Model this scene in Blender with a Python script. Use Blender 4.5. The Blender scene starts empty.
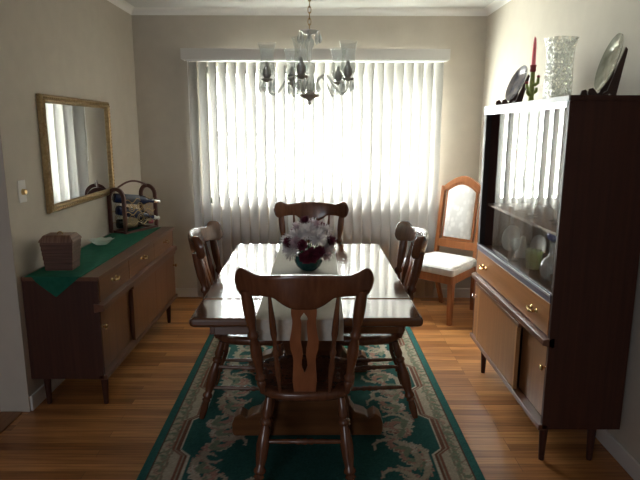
import bpy, bmesh, math, random
import numpy as np
from mathutils import Vector, Matrix
random.seed(4); rng = np.random.default_rng(4)
S = bpy.context.scene
COL = S.collection
PI = math.pi

# ---------------------------------------------------------------- camera, world, light, exposure
XR, H = 2.9686, 2.44           # right wall, top of the walls (left wall x=0, window wall y=0)
cam = bpy.data.cameras.new('camera'); co = bpy.data.objects.new('camera', cam); COL.objects.link(co)
cam.sensor_width = 36; cam.lens = 561.81/640*36; cam.clip_start = .05
p_, y_, r_ = .1945, .0014, .0027
fw = Vector((math.sin(y_)*math.cos(p_), math.cos(y_)*math.cos(p_), -math.sin(p_)))
rt = Vector((math.cos(y_), -math.sin(y_), 0)); up = rt.cross(fw)
rt, up = rt*math.cos(r_)+up*math.sin(r_), up*math.cos(r_)-rt*math.sin(r_)
co.matrix_world = Matrix(((rt.x, up.x, -fw.x, 1.5694), (rt.y, up.y, -fw.y, -4.9559), (rt.z, up.z, -fw.z, 1.5101), (0, 0, 0, 1)))
S.camera = co

w = bpy.data.worlds.new('sky'); S.world = w; w.use_nodes = True
n = w.node_tree; n.nodes.clear()
bg = n.nodes.new('ShaderNodeBackground'); out = n.nodes.new('ShaderNodeOutputWorld')
tc = n.nodes.new('ShaderNodeTexCoord'); sep = n.nodes.new('ShaderNodeSeparateXYZ'); cr = n.nodes.new('ShaderNodeValToRGB')
n.links.new(tc.outputs['Generated'], sep.inputs[0])
mp = n.nodes.new('ShaderNodeMapRange'); mp.inputs[1].default_value = -1; mp.inputs[2].default_value = 1
n.links.new(sep.outputs[2], mp.inputs[0]); n.links.new(mp.outputs[0], cr.inputs[0])
e = cr.color_ramp.elements
e[0].position = .40; e[0].color = (.80, .82, .74, 1); e[1].position = .56; e[1].color = (.98, 1, 1, 1)
n.links.new(cr.outputs[0], bg.inputs[0]); bg.inputs[1].default_value = 60.0
n.links.new(bg.outputs[0], out.inputs[0])

def area(name, loc, rot, sx, sy, power, color=(1, 1, 1), portal=False):
    l = bpy.data.lights.new(name, 'AREA'); l.shape = 'RECTANGLE'; l.size = sx; l.size_y = sy; l.energy = power; l.color = color
    o = bpy.data.objects.new(name, l); COL.objects.link(o); o.location = loc; o.rotation_euler = rot
    if portal: l.cycles.is_portal = True
    return o
WX0, WX1, WZ0, WZ1 = .60, 2.57, .86, 2.03
area('window_daylight_portal', ((WX0+WX1)/2, .20, (WZ0+WZ1)/2), (-PI/2, 0, 0), WX1-WX0, WZ1-WZ0, 1, portal=True)
area('rear_fill_light', (.2, -7.05, 1.5), (PI/2, 0, 0), 1.2, 1.0, 30, (.86, .92, 1.0))  # added cool fill behind the camera, in front of a closed wall

S.view_settings.view_transform = 'Standard'; S.view_settings.look = 'None'
S.view_settings.gamma = 1; S.view_settings.use_curve_mapping = False
S.view_settings.exposure = 0.0
cy = S.cycles
cy.max_bounces = 10; cy.diffuse_bounces = 5; cy.glossy_bounces = 5; cy.transmission_bounces = 8; cy.transparent_max_bounces = 24
cy.caustics_reflective = False; cy.caustics_refractive = False; cy.use_denoising = True; cy.sample_clamp_indirect = 12

# ---------------------------------------------------------------- materials
def mat(name, col=(.8, .8, .8), rough=.5, metal=0, spec=.5, **k):
    m = bpy.data.materials.new(name); m.use_nodes = True
    b = m.node_tree.nodes['Principled BSDF']
    b.inputs['Base Color'].default_value = (*col, 1); b.inputs['Roughness'].default_value = rough
    b.inputs['Metallic'].default_value = metal; b.inputs['Specular IOR Level'].default_value = spec
    for kk, v in k.items(): b.inputs[kk].default_value = v
    return m
def nd(m, t, **k):
    x = m.node_tree.nodes.new(t)
    for a, v in k.items(): setattr(x, a, v)
    return x
def coords(m, scale, rot=(0, 0, 0)):
    t = nd(m, 'ShaderNodeTexCoord'); mp = nd(m, 'ShaderNodeMapping')
    mp.inputs['Scale'].default_value = scale; mp.inputs['Rotation'].default_value = rot
    m.node_tree.links.new(t.outputs['Object'], mp.inputs[0]); return mp.outputs[0]
def bump(m, src, strength, dist=.01):
    b = nd(m, 'ShaderNodeBump'); b.inputs['Strength'].default_value = strength; b.inputs['Distance'].default_value = dist
    m.node_tree.links.new(src, b.inputs['Height'])
    m.node_tree.links.new(b.outputs[0], m.node_tree.nodes['Principled BSDF'].inputs['Normal'])
def mottled(name, c1, c2, scale=(6, 6, 6), rough=.6, spec=.4, bmp=0, detail=4, metal=0, lo=.35, hi=.65):
    m = mat(name, c1, rough, metal, spec); L = m.node_tree.links
    nz = nd(m, 'ShaderNodeTexNoise'); nz.inputs['Scale'].default_value = 1; nz.inputs['Detail'].default_value = detail
    L.new(coords(m, scale), nz.inputs['Vector'])
    r = nd(m, 'ShaderNodeValToRGB'); r.color_ramp.elements[0].color = (*c1, 1); r.color_ramp.elements[1].color = (*c2, 1)
    r.color_ramp.elements[0].position = lo; r.color_ramp.elements[1].position = hi
    L.new(nz.outputs[0], r.inputs[0]); L.new(r.outputs[0], m.node_tree.nodes['Principled BSDF'].inputs['Base Color'])
    if bmp: bump(m, nz.outputs[0], bmp)
    return m
def wood(name, c1, c2, axis='z', rough=.35, spec=.5, fine=90, coat=0):
    sc = {'x': (2.2, fine*.45, fine*.45), 'y': (fine*.45, 2.2, fine*.45), 'z': (fine*.45, fine*.45, 2.2)}[axis]
    m = mottled(name, c1, c2, sc, rough, spec, 0, 5, lo=.3, hi=.7)
    if coat: m.node_tree.nodes['Principled BSDF'].inputs['Coat Weight'].default_value = coat; m.node_tree.nodes['Principled BSDF'].inputs['Coat Roughness'].default_value = .12
    return m
def thin_glass(name, tint=(.97, .99, .98), ior=1.5, rough=0.0, white=0.0, boost=1.0):
    m = bpy.data.materials.new(name); m.use_nodes = True; t = m.node_tree; t.nodes.clear(); L = t.links
    o = t.nodes.new('ShaderNodeOutputMaterial'); mx = t.nodes.new('ShaderNodeMixShader'); fr = t.nodes.new('ShaderNodeFresnel')
    tr = t.nodes.new('ShaderNodeBsdfTransparent'); gl = t.nodes.new('ShaderNodeBsdfGlossy')
    fr.inputs[0].default_value = ior; tr.inputs[0].default_value = (*tint, 1); gl.inputs['Roughness'].default_value = rough
    gl.inputs[0].default_value = (1, 1, 1, 1)
    mu = t.nodes.new('ShaderNodeMath'); mu.operation = 'MULTIPLY'; mu.inputs[1].default_value = boost; mu.use_clamp = True
    ge = t.nodes.new('ShaderNodeNewGeometry'); io = t.nodes.new('ShaderNodeMapRange')      # same reflectance on both faces of the sheet
    io.inputs[3].default_value = ior; io.inputs[4].default_value = 1/ior; L.new(ge.outputs['Backfacing'], io.inputs[0]); L.new(io.outputs[0], fr.inputs[0])
    L.new(fr.outputs[0], mu.inputs[0]); L.new(mu.outputs[0], mx.inputs[0]); L.new(gl.outputs[0], mx.inputs[2])
    if white:
        m2 = t.nodes.new('ShaderNodeMixShader'); df = t.nodes.new('ShaderNodeBsdfTranslucent'); df.inputs[0].default_value = (.9, .92, .9, 1)
        d2 = t.nodes.new('ShaderNodeBsdfDiffuse'); d2.inputs[0].default_value = (.8, .82, .8, 1)
        m3 = t.nodes.new('ShaderNodeMixShader'); m3.inputs[0].default_value = .5; L.new(df.outputs[0], m3.inputs[1]); L.new(d2.outputs[0], m3.inputs[2])
        m2.inputs[0].default_value = white; L.new(tr.outputs[0], m2.inputs[1]); L.new(m3.outputs[0], m2.inputs[2]); L.new(m2.outputs[0], mx.inputs[1])
    else: L.new(tr.outputs[0], mx.inputs[1])
    L.new(mx.outputs[0], o.inputs[0]); return m

WALL = mottled('wall_paint', (.52, .47, .405), (.545, .495, .425), (9, 9, 9), .75, .25, .02)
CEIL = mottled('ceiling_paint', (.66, .66, .64), (.69, .69, .67), (5, 5, 5), .85, .2)
COVE = mat('cove_plaster', (.86, .85, .82), .8)
TRIM = mat('white_trim', (.66, .63, .60), .45)
CASING = wood('brown_casing', (.20, .08, .035), (.27, .11, .05), 'z', .5)
OUTWALL = mat('outer_wall', (.20, .17, .14), .8)

def floor_mat():
    m = mat('oak_floor', (.4, .2, .08), .3, 0, .5); L = m.node_tree.links; b = m.node_tree.nodes['Principled BSDF']
    v = coords(m, (1, 1, 1))
    br = nd(m, 'ShaderNodeTexBrick'); br.offset = .37; br.offset_frequency = 3; br.squash = 1
    br.inputs['Scale'].default_value = 1; br.inputs['Brick Width'].default_value = .83; br.inputs['Row Height'].default_value = .057
    br.inputs['Mortar Size'].default_value = .0011; br.inputs['Mortar Smooth'].default_value = .3; br.inputs['Bias'].default_value = 0
    br.inputs['Color1'].default_value = (.27, .10, .030, 1); br.inputs['Color2'].default_value = (.56, .26, .09, 1); br.inputs['Mortar'].default_value = (.12, .05, .02, 1)
    L.new(v, br.inputs['Vector'])
    nz = nd(m, 'ShaderNodeTexNoise'); nz.inputs['Scale'].default_value = 1; nz.inputs['Detail'].default_value = 6
    L.new(coords(m, (3, 60, 1)), nz.inputs['Vector'])
    r = nd(m, 'ShaderNodeValToRGB'); r.color_ramp.elements[0].color = (.62, .58, .52, 1); r.color_ramp.elements[1].color = (1.1, 1.1, 1.1, 1)
    r.color_ramp.elements[0].position = .3; r.color_ramp.elements[1].position = .62
    L.new(nz.outputs[0], r.inputs[0])
    mx = nd(m, 'ShaderNodeMix', data_type='RGBA', blend_type='MULTIPLY'); mx.inputs[0].default_value = 1
    L.new(br.outputs['Color'], mx.inputs[6]); L.new(r.outputs[0], mx.inputs[7]); L.new(mx.outputs[2], b.inputs['Base Color'])
    bump(m, br.outputs['Fac'], -.25, .002)
    n2 = nd(m, 'ShaderNodeTexNoise'); n2.inputs['Scale'].default_value = 3; L.new(v, n2.inputs['Vector'])
    rr = nd(m, 'ShaderNodeMapRange'); rr.inputs[3].default_value = .24; rr.inputs[4].default_value = .42; L.new(n2.outputs[0], rr.inputs[0]); L.new(rr.outputs[0], b.inputs['Roughness'])
    return m
FLOOR = floor_mat()

TABLE = wood('table_wood', (.085, .032, .014), (.13, .052, .022), 'x', .11, .6, coat=.6)
CHAIRW = wood('dark_chair_wood', (.098, .035, .017), (.160, .060, .028), 'z', .27, .5, coat=.3)
SPLATW = wood('reddish_splat_wood', (.23, .080, .034), (.33, .12, .05), 'z', .3, .5)
PEDW = wood('pedestal_wood', (.12, .045, .016), (.19, .075, .026), 'x', .3, .5)
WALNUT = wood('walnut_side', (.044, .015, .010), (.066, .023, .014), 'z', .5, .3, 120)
WALNUTX = wood('walnut_long', (.11, .045, .025), (.155, .065, .036), 'y', .33, .5, 110)
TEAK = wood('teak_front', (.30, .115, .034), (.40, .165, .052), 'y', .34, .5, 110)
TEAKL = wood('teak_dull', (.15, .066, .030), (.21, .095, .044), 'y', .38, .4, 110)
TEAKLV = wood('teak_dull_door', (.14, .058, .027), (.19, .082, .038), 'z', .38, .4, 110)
TEAKV = wood('teak_door', (.22, .088, .034), (.30, .128, .050), 'z', .34, .5, 110)
STILE = wood('pale_stile', (.36, .18, .075), (.46, .24, .10), 'z', .4, .4, 110)
DARKIN = mat('dark_recess', (.025, .015, .012), .7)
BACKP = wood('cabinet_back_panel', (.22, .13, .09), (.27, .16, .11), 'z', .5, .4)
BRASS = mat('brass', (.72, .52, .25), .25, 1); SILVER = mat('silver', (.75, .75, .74), .22, 1)
ALU = mat('metal_track', (.72, .72, .76), .35, 1); TRK = mat('dark_track', (.13, .11, .14), .4, 0, .6)
WINDOWW = mat('window_vinyl', (.8, .8, .8), .5)
GLASS = thin_glass('window_glass', (.98, 1, .99))
CABGLASS = thin_glass('cabinet_glass', (.98, .985, .98), 1.52, 0, 0, 1.0)
CRYSTAL = thin_glass('crystal', (.97, .98, .98), 1.5, .05, .35, 1.3)
SHADEG = thin_glass('etched_shade_glass', (.97, .98, .98), 1.45, .08, .10, .8)

def slat_mat():
    m = bpy.data.materials.new('blind_vinyl'); m.use_nodes = True; t = m.node_tree; t.nodes.clear(); L = t.links
    o = t.nodes.new('ShaderNodeOutputMaterial'); mx = t.nodes.new('ShaderNodeMixShader')
    d = t.nodes.new('ShaderNodeBsdfDiffuse'); d.inputs[0].default_value = (.55, .53, .50, 1)
    s = t.nodes.new('ShaderNodeBsdfTranslucent'); s.inputs[0].default_value = (.94, .93, .91, 1)
    mx.inputs[0].default_value = .175; L.new(d.outputs[0], mx.inputs[1]); L.new(s.outputs[0], mx.inputs[2]); L.new(mx.outputs[0], o.inputs[0])
    return m
SLAT = slat_mat()
VALANCE = mat('valance_vinyl', (.66, .64, .62), .5)

# ---------------------------------------------------------------- mesh helpers
def basis(d):
    d = Vector(d).normalized(); a = Vector((0, 0, 1)) if abs(d.z) < .9 else Vector((1, 0, 0))
    u = d.cross(a).normalized(); return u, d.cross(u).normalized(), d
class MB:
    def __init__(s): s.v = []; s.f = []
    def box(s, x0, x1, y0, y1, z0, z1):
        b = len(s.v)
        s.v += [(x0, y0, z0), (x1, y0, z0), (x1, y1, z0), (x0, y1, z0), (x0, y0, z1), (x1, y0, z1), (x1, y1, z1), (x0, y1, z1)]
        s.f += [tuple(b+i for i in q) for q in ((0, 3, 2, 1), (4, 5, 6, 7), (0, 1, 5, 4), (1, 2, 6, 5), (2, 3, 7, 6), (3, 0, 4, 7))]
        return s
    def loft(s, rings, cap=True, closed=True):
        b = len(s.v); k = len(rings[0])
        for r in rings: s.v += [tuple(q) for q in r]
        for i in range(len(rings)-1):
            for j in range(k if closed else k-1):
                jj = (j+1) % k
                s.f.append((b+i*k+j, b+i*k+jj, b+(i+1)*k+jj, b+(i+1)*k+j))
        if cap and closed:
            s.f.append(tuple(b+j for j in range(k))[::-1]); s.f.append(tuple(b+(len(rings)-1)*k+j for j in range(k)))
        return s
    def prism(s, pts, axis, a, c):
        def P(u, v, t): return {'x': (t, u, v), 'y': (u, t, v), 'z': (u, v, t)}[axis]
        return s.loft([[P(u, v, a) for u, v in pts], [P(u, v, c) for u, v in pts]])
    def lathe(s, prof, p0, p1, seg=14, cap=True):
        """prof: (t 0..1 along p0-p1, radius)"""
        p0 = Vector(p0); p1 = Vector(p1); u, v, d = basis(p1-p0); R = []
        for t, r in prof:
            c = p0.lerp(p1, t); R.append([c+(u*math.cos(2*PI*k/seg)+v*math.sin(2*PI*k/seg))*max(r, 1e-4) for k in range(seg)])
        return s.loft(R, cap)
    def cyl(s, p0, p1, r, seg=12): return s.lathe([(0, r), (1, r)], p0, p1, seg)
    def tube(s, pts, r, seg=8, closed=False):
        pts = [Vector(p) for p in pts]; R = []; u = None
        for i, p in enumerate(pts):
            a = pts[i-1] if i else (pts[-1] if closed else p); c = pts[(i+1) % len(pts)] if i < len(pts)-1 or closed else p
            d = (c-a).normalized()
            if u is None: u, v, _ = basis(d)
            else: u = (u-d*u.dot(d)).normalized(); v = d.cross(u)
            rr = r[i] if isinstance(r, (list, tuple)) else r
            R.append([p+(u*math.cos(2*PI*k/seg)+v*math.sin(2*PI*k/seg))*rr for k in range(seg)])
        if closed: R.append(R[0]); return s.loft(R, False)
        return s.loft(R)
    def ball(s, c, r, seg=10, sz=1.0):
        pr = [(t, r*math.sin(PI*t)) for t in [i/8 for i in range(9)]]
        pr = [((1-math.cos(PI*i/8))/2, r*math.sin(PI*i/8)) for i in range(9)]
        c = Vector(c); return s.lathe(pr, c-Vector((0, 0, r*sz)), c+Vector((0, 0, r*sz)), seg)
    def xf(s, M):
        s.v = [tuple(M @ Vector(q)) for q in s.v]; return s
    def build(s, name, m, parent=None, bevel=0, smooth=True, ang=35, kind=None):
        me = bpy.data.meshes.new(name); me.from_pydata(s.v, [], s.f)
        bm = bmesh.new(); bm.from_mesh(me); bmesh.ops.remove_doubles(bm, verts=bm.verts, dist=1e-6)
        bmesh.ops.recalc_face_normals(bm, faces=bm.faces); bm.to_mesh(me); bm.free()
        me.materials.append(m)
        if smooth:
            me.polygons.foreach_set('use_smooth', [True]*len(me.polygons)); me.set_sharp_from_angle(angle=math.radians(ang))
        o = bpy.data.objects.new(name, me); COL.objects.link(o)
        if parent: o.parent = parent
        if bevel:
            md = o.modifiers.new('bevel', 'BEVEL'); md.width = bevel; md.segments = 2; md.limit_method = 'ANGLE'; md.angle_limit = math.radians(50); md.harden_normals = True
        if kind: o['kind'] = kind
        return o
def box(name, m, x0, x1, y0, y1, z0, z1, parent=None, bevel=0, kind=None):
    return MB().box(x0, x1, y0, y1, z0, z1).build(name, m, parent, bevel, kind=kind)
def thing(name, label, cat, loc=(0, 0, 0), rz=0, group=None):
    o = bpy.data.objects.new(name, None); COL.objects.link(o); o.location = loc; o.rotation_euler = (0, 0, rz)
    o.empty_display_size = .1; return tag(o, label, cat, group)
def tag(o, label, cat, group=None):
    o['label'] = label; o['category'] = cat
    if group: o['group'] = group
    return o
def copy_tree(o, parent=None):
    c = o.copy(); COL.objects.link(c)
    if parent: c.parent = parent
    for ch in [q for q in KIDS(o)]: copy_tree(ch, c)
    return c
def KIDS(o): return [q for q in COL.objects if q.parent == o]
def arc(cx, cy, r, a0, a1, k): return [(cx+r*math.cos(a0+(a1-a0)*i/k), cy+r*math.sin(a0+(a1-a0)*i/k)) for i in range(k+1)]

# ---------------------------------------------------------------- room shell
box('floor', FLOOR, -3.2, 3.2, -7.4, .25, -.05, 0, kind='structure')
C2 = H+.05
box('ceiling', CEIL, -3.2, 3.2, -7.4, .25, C2, C2+.06, kind='structure')
m = MB()                                        # window wall with its opening
m.box(-.16, WX0, 0, .16, 0, C2); m.box(WX1, XR+.16, 0, .16, 0, C2); m.box(WX0, WX1, 0, .16, 0, WZ0); m.box(WX0, WX1, 0, .16, WZ1, C2)
m.build('wall_back', WALL, smooth=False, kind='structure')
box('wall_left', WALL, -.16, 0, -2.14, 0, 0, C2, kind='structure')
box('wall_right', WALL, XR, XR+.16, -7.2, 0, 0, C2, kind='structure')
m = MB()                                        # rear wall with a closed recess for the added frame at x -.45...85
m.box(-3.0, -.45, -7.2, -7.06, 0, C2); m.box(.85, XR, -7.2, -7.06, 0, C2); m.box(-.45, .85, -7.2, -7.06, 0, .95); m.box(-.45, .85, -7.2, -7.06, 2.05, C2)
m.box(-.45, .85, -7.2, -7.14, .95, 2.05); m.build('wall_rear', OUTWALL, smooth=False, kind='structure')
box('wall_far_left', OUTWALL, -3.14, -3.0, -7.2, .16, 0, C2, kind='structure')
box('wall_side_room', OUTWALL, -3.0, -.16, 0, .16, 0, C2, kind='structure')
# plaster cove between walls and ceiling
def cove(name, fn, L):
    pr = arc(.05, 0, .05, PI, PI/2, 6)          # (out from wall, up)
    m = MB(); m.loft([[fn(0, a, H+b) for a, b in pr]+[fn(0, 0, C2)], [fn(L, a, H+b) for a, b in pr]+[fn(L, 0, C2)]])
    m.build(name, COVE, kind='structure')
cove('trim_1', lambda t, a, z: (t, -a, z), XR)
cove('trim_2', lambda t, a, z: (a, -t, z), 2.14)
cove('trim_3', lambda t, a, z: (XR-a, -t, z), 7.0)
def baseb(name, x0, x1, y0, y1): box(name, TRIM, x0, x1, y0, y1, 0, .085, bevel=.004, kind='structure')
baseb('baseboard_back', 0, XR, -.014, 0); baseb('baseboard_left', 0, .014, -2.13, -.014); baseb('baseboard_right', XR-.014, XR, -7.0, -.014)
box('trim_4', CASING, -.27, -.162, -2.06, -2.00, 0, 2.1, bevel=.004, kind='structure')       # brown door casing beside the wall end
TH = wood('threshold_oak', (.20, .085, .03), (.30, .13, .05), 'y', .35)
MB().box(-.15, -.035, -7.0, -2.15, 0, .006).build('trim_5', TH, kind='structure')

# window_1: frame, mullions, panes
win = bpy.data.objects.new('window_1', None); COL.objects.link(win); win['kind'] = 'structure'
m = MB(); fy0, fy1 = .05, .11
m.box(WX0, WX1, fy0, fy1, WZ0, WZ0+.05); m.box(WX0, WX1, fy0, fy1, WZ1-.05, WZ1)
m.box(WX0, WX0+.045, fy0, fy1, WZ0, WZ1); m.box(WX1-.045, WX1, fy0, fy1, WZ0, WZ1)
m.box(1.06, 1.11, fy0, fy1, WZ0, WZ1); m.box(1.99, 2.04, fy0, fy1, WZ0, WZ1)
m.build('window_frame', WINDOWW, win)
m = MB(); m.box(WX0+.045, 1.06, .055, .10, 1.45, 1.49); m.box(2.04, WX1-.045, .055, .10, 1.45, 1.49); m.build('sash_rail', WINDOWW, win)
for a, b in ((WX0+.045, 1.06), (1.11, 1.99), (2.04, WX1-.045)):
    box('pane', GLASS, a, b, .078, .082, WZ0+.05, WZ1-.05, win)
box('window_sill', TRIM, WX0-.03, WX1+.03, -.03, .05, WZ0-.03, WZ0, win, .004)
w2 = bpy.data.objects.new('added_rear_frame', None); COL.objects.link(w2); w2['kind'] = 'structure'  # unseen frame and pane added around the fill light, no opening behind
m = MB()
for a in (-.45, .17, .80): m.box(a, a+.05, -7.12, -7.07, .95, 2.05)
m.box(-.45, .85, -7.12, -7.07, .95, 1.0); m.box(-.45, .85, -7.12, -7.07, 2.0, 2.05); m.build('window_frame', WINDOWW, w2)
box('pane', GLASS, -.40, .80, -7.10, -7.096, 1.0, 2.0, w2)

# ---------------------------------------------------------------- rug (pattern painted into the pile's own colour)
def make_rug():
    W_, L_, st = 1.53, 2.46, .0065
    nx, ny = int(W_/st)+1, int(L_/st)+1
    xs = np.linspace(0, W_, nx); ys = np.linspace(0, L_, ny); X, Y = np.meshgrid(xs, ys)
    teal = np.array((.024, .092, .082)); dark = np.array((.012, .060, .050)); beige = np.array((.36, .31, .235)); brown = np.array((.14, .062, .042))
    edge = np.array((.032, .125, .112)); rose = np.array((.34, .19, .15)); sage = np.array((.16, .19, .13)); cream = np.array((.46, .41, .33))
    d = np.minimum(np.minimum(X, W_-X), np.minimum(Y, L_-Y))
    img = np.zeros((ny, nx, 3))+teal
    # the field: deeper green towards the centre medallion
    img[d > .36] = teal*.62+dark*.38
    # border line follows steps, as in the photo: it swells outwards at intervals
    s = np.where((X < .4) | (X > W_-.4), Y, X)
    step = .032*np.clip(np.sin((s-.32)*2*PI/.66)*4, -1, 1)
    bd = .175+step*0.8
    img[d < bd] = beige
    for a, b, c in ((-.012, 0, cream), (-.026, -.012, brown), (-.034, -.026, beige*.8), (-.046, -.034, brown*1.3)): img[(d > bd+a) & (d < bd+b)] = c
    img[d < .047] = brown*.6
    img[d < .040] = edge
    ink = d > 1e9                                         # where the next motif may be inked
    def stamp(cx, cy, r, c, a=1):
        x0, x1 = np.searchsorted(xs, (cx-r, cx+r)); y0, y1 = np.searchsorted(ys, (cy-r, cy+r))
        q = ((X[y0:y1, x0:x1]-cx)**2+(Y[y0:y1, x0:x1]-cy)**2 < r*r) & ink[y0:y1, x0:x1]
        sub = img[y0:y1, x0:x1]; sub[q] = sub[q]*(1-a)+np.array(c)*a
    def stroke(pts, r0, r1, c):
        k = len(pts)
        for i, (x, y) in enumerate(pts): stamp(x, y, r0+(r1-r0)*i/k, c)
    def spiral(x, y, a, R, turn, c, r0):
        pts = []; k = 60
        for i in range(k):
            pts.append((x, y)); a += turn*(.035+.10*i/k); x += R*.07*math.cos(a)*(1.15-i/k); y += R*.07*math.sin(a)*(1.15-i/k)
        stroke(pts, r0, r0*.45, c); return pts
    def flower(x, y, r, c1, c2):
        for k in range(7):
            a = k*2*PI/7+random.random()*.3; stamp(x+r*.6*math.cos(a), y+r*.6*math.sin(a), r*.42, c1)
            stamp(x+r*.75*math.cos(a), y+r*.75*math.sin(a), r*.14, c2)
        stamp(x, y, r*.34, c2); stamp(x, y, r*.15, cream)
    def leaf(x, y, a, l, c):
        for i in range(14):
            t = i/13; stamp(x+l*t*math.cos(a+t*.6), y+l*t*math.sin(a+t*.6), l*.16*math.sin(PI*min(1, t+.1))+.003, c)
    # border flowers and vines inside the beige band
    def along(dist, f, spacing, jit=.0):
        per = []
        for t in np.arange(dist, L_-dist, spacing): per += [(dist, t, 0), (W_-dist, t, PI)]
        for t in np.arange(dist, W_-dist, spacing): per += [(t, dist, PI/2), (t, L_-dist, -PI/2)]
        for i, (x, y, a) in enumerate(per): f(i, x, y, a)
    def f1(i, x, y, a):
        if i % 4 < 2: flower(x+random.uniform(-.008, .008), y, .024, rose*.6+beige*.4 if i % 8 < 4 else sage*.5+beige*.4, brown*.5+beige*.4)
        else:
            spiral(x, y, a+1.2, .16, 1, sage*.6+beige*.25, .006); spiral(x, y, a-1.2, .16, -1, brown*.8+beige*.35, .005)
        leaf(x, y, a+random.uniform(-1.5, 1.5)+PI/2, .045, sage)
    ink = (d > .05) & (d < bd-.050)
    along(.088, f1, .052)
    ink = d > bd+.012
    # big acanthus scrolls on the field
    def frond(x, y, a, l, turn, c, c2):
        """a curling acanthus frond: a tapering stem with lobes along its outer side"""
        k = 26
        for i in range(k):
            t = i/k; r = .019*(1-t*.75); stamp(x, y, r*1.15, c)
            if i % 4 == 1:
                b = a-turn*1.2; stamp(x+r*1.3*math.cos(b), y+r*1.3*math.sin(b), r*.85, c2); stamp(x+r*1.3*math.cos(b), y+r*1.3*math.sin(b), r*.4, c*.6)
            a += turn*(.03+.20*t); x += l/k*math.cos(a); y += l/k*math.sin(a)
    def f2(i, x, y, a):
        t = random.choice((1, -1)); x += random.uniform(-.03, .03); y += random.uniform(-.03, .03)
        frond(x, y, a+t*random.uniform(.9, 2.4), random.uniform(.22, .32), -t, beige, cream*.9)
        frond(x, y, a-t*random.uniform(.7, 2.2), random.uniform(.16, .26), t, beige*.85, rose)
        frond(x+.03*math.cos(a), y+.03*math.sin(a), a+t*.2, .15, t, rose*.9, beige)
        flower(x, y, .034, cream*.9 if i % 3 else rose, rose if i % 3 else cream)
        leaf(x, y, a+t*.7, .09, sage); leaf(x, y, a-t*.6, .08, sage)
    along(.272, f2, .135)
    for k in range(26):                                   # centre medallion
        a = 2*PI*k/26; x = W_/2+.15*math.cos(a); y = L_/2+.24*math.sin(a)
        frond(x, y, a, .10, 1 if k % 2 else -1, beige*.8, rose*.9)
    for k in range(8): flower(W_/2+.07*math.cos(k*PI/4), L_/2+.11*math.sin(k*PI/4), .035, rose, cream)
    img = np.clip(img*(1+rng.normal(0, .10, (ny, nx, 1))), 0, 1)
    Z = np.where(d < .004, .004, .011)+rng.normal(0, .0004, d.shape)
    V = [(float(X[j, i]-W_/2), float(Y[j, i]-L_/2), float(Z[j, i])) for j in range(ny) for i in range(nx)]
    F = [(j*nx+i, j*nx+i+1, (j+1)*nx+i+1, (j+1)*nx+i) for j in range(ny-1) for i in range(nx-1)]
    b = len(V)                                            # skirt down to the floor
    rim = [i for i in range(nx)]+[j*nx+nx-1 for j in range(1, ny)]+[(ny-1)*nx+i for i in range(nx-2, -1, -1)]+[j*nx for j in range(ny-2, 0, -1)]
    for q in rim: V.append((V[q][0], V[q][1], .0005))
    for k in range(len(rim)): F.append((rim[k], b+k, b+(k+1) % len(rim), rim[(k+1) % len(rim)]))
    me = bpy.data.meshes.new('area_rug'); me.from_pydata(V, [], F)
    ca = me.color_attributes.new('pile', 'FLOAT_COLOR', 'POINT')
    cc = np.ones((len(V), 4)); cc[:b, :3] = img.reshape(-1, 3); cc[b:, :3] = edge; ca.data.foreach_set('color', cc.ravel())
    m = mat('rug_pile', (.1, .3, .2), .95, 0, .1); at = nd(m, 'ShaderNodeAttribute', attribute_name='pile')
    m.node_tree.links.new(at.outputs['Color'], m.node_tree.nodes['Principled BSDF'].inputs['Base Color'])
    me.materials.append(m)
    o = bpy.data.objects.new('area_rug', me); COL.objects.link(o); o.location = (1.527, -1.96, 0); o.rotation_euler = (0, 0, .012)
    tag(o, 'teal green rug with beige floral scroll border under the dining table', 'rug')
make_rug()

# ---------------------------------------------------------------- vertical blind
bl = thing('vertical_blind', 'white vertical blind hanging over the bright window', 'blind', (0, 0, 0))
N = 26
def vane():
    m = MB(); R = []; th = -.50
    for z in (0, 2.03):
        ring = []
        for k in range(9):
            u = (k/8-.5)*.089; s = -.009*(1-(2*u/.089)**2)
            x = u*math.cos(th)-s*math.sin(th); y = u*math.sin(th)+s*math.cos(th); ring.append((x, y, z))
        R.append(ring)
    m.loft(R, False, False)
    return m
v0 = vane().build('vane', SLAT, bl)
sm = v0.modifiers.new('solid', 'SOLIDIFY'); sm.thickness = .0006
for i in range(N):
    o = v0 if i == 0 else v0.copy()
    if i: COL.objects.link(o)
    o.location = (.508+i*.0822, -.075, .03); o.rotation_euler = (0, 0, random.uniform(-.025, .025))
box('headrail', WINDOWW, .46, 2.63, -.095, -.055, 2.065, 2.10, bl, .003)
m = MB(); m.box(.43, 2.64, -.150, -.142, 2.073, 2.158); m.box(.43, .437, -.142, -.001, 2.073, 2.158); m.box(2.633, 2.64, -.142, -.001, 2.073, 2.158)
m.build('valance', VALANCE, bl)
m = MB(); m.cyl((.462, -.05, 1.25), (.462, -.05, 2.08), .003, 6); m.cyl((.478, -.05, 1.25), (.478, -.05, 2.08), .003, 6)
m.tube([(.470+.008*math.cos(a), -.05, 1.25-.012*math.sin(a)) for a in [PI*k/6 for k in range(7)]], .003, 6); m.build('pull_cord', WINDOWW, bl)

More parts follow.
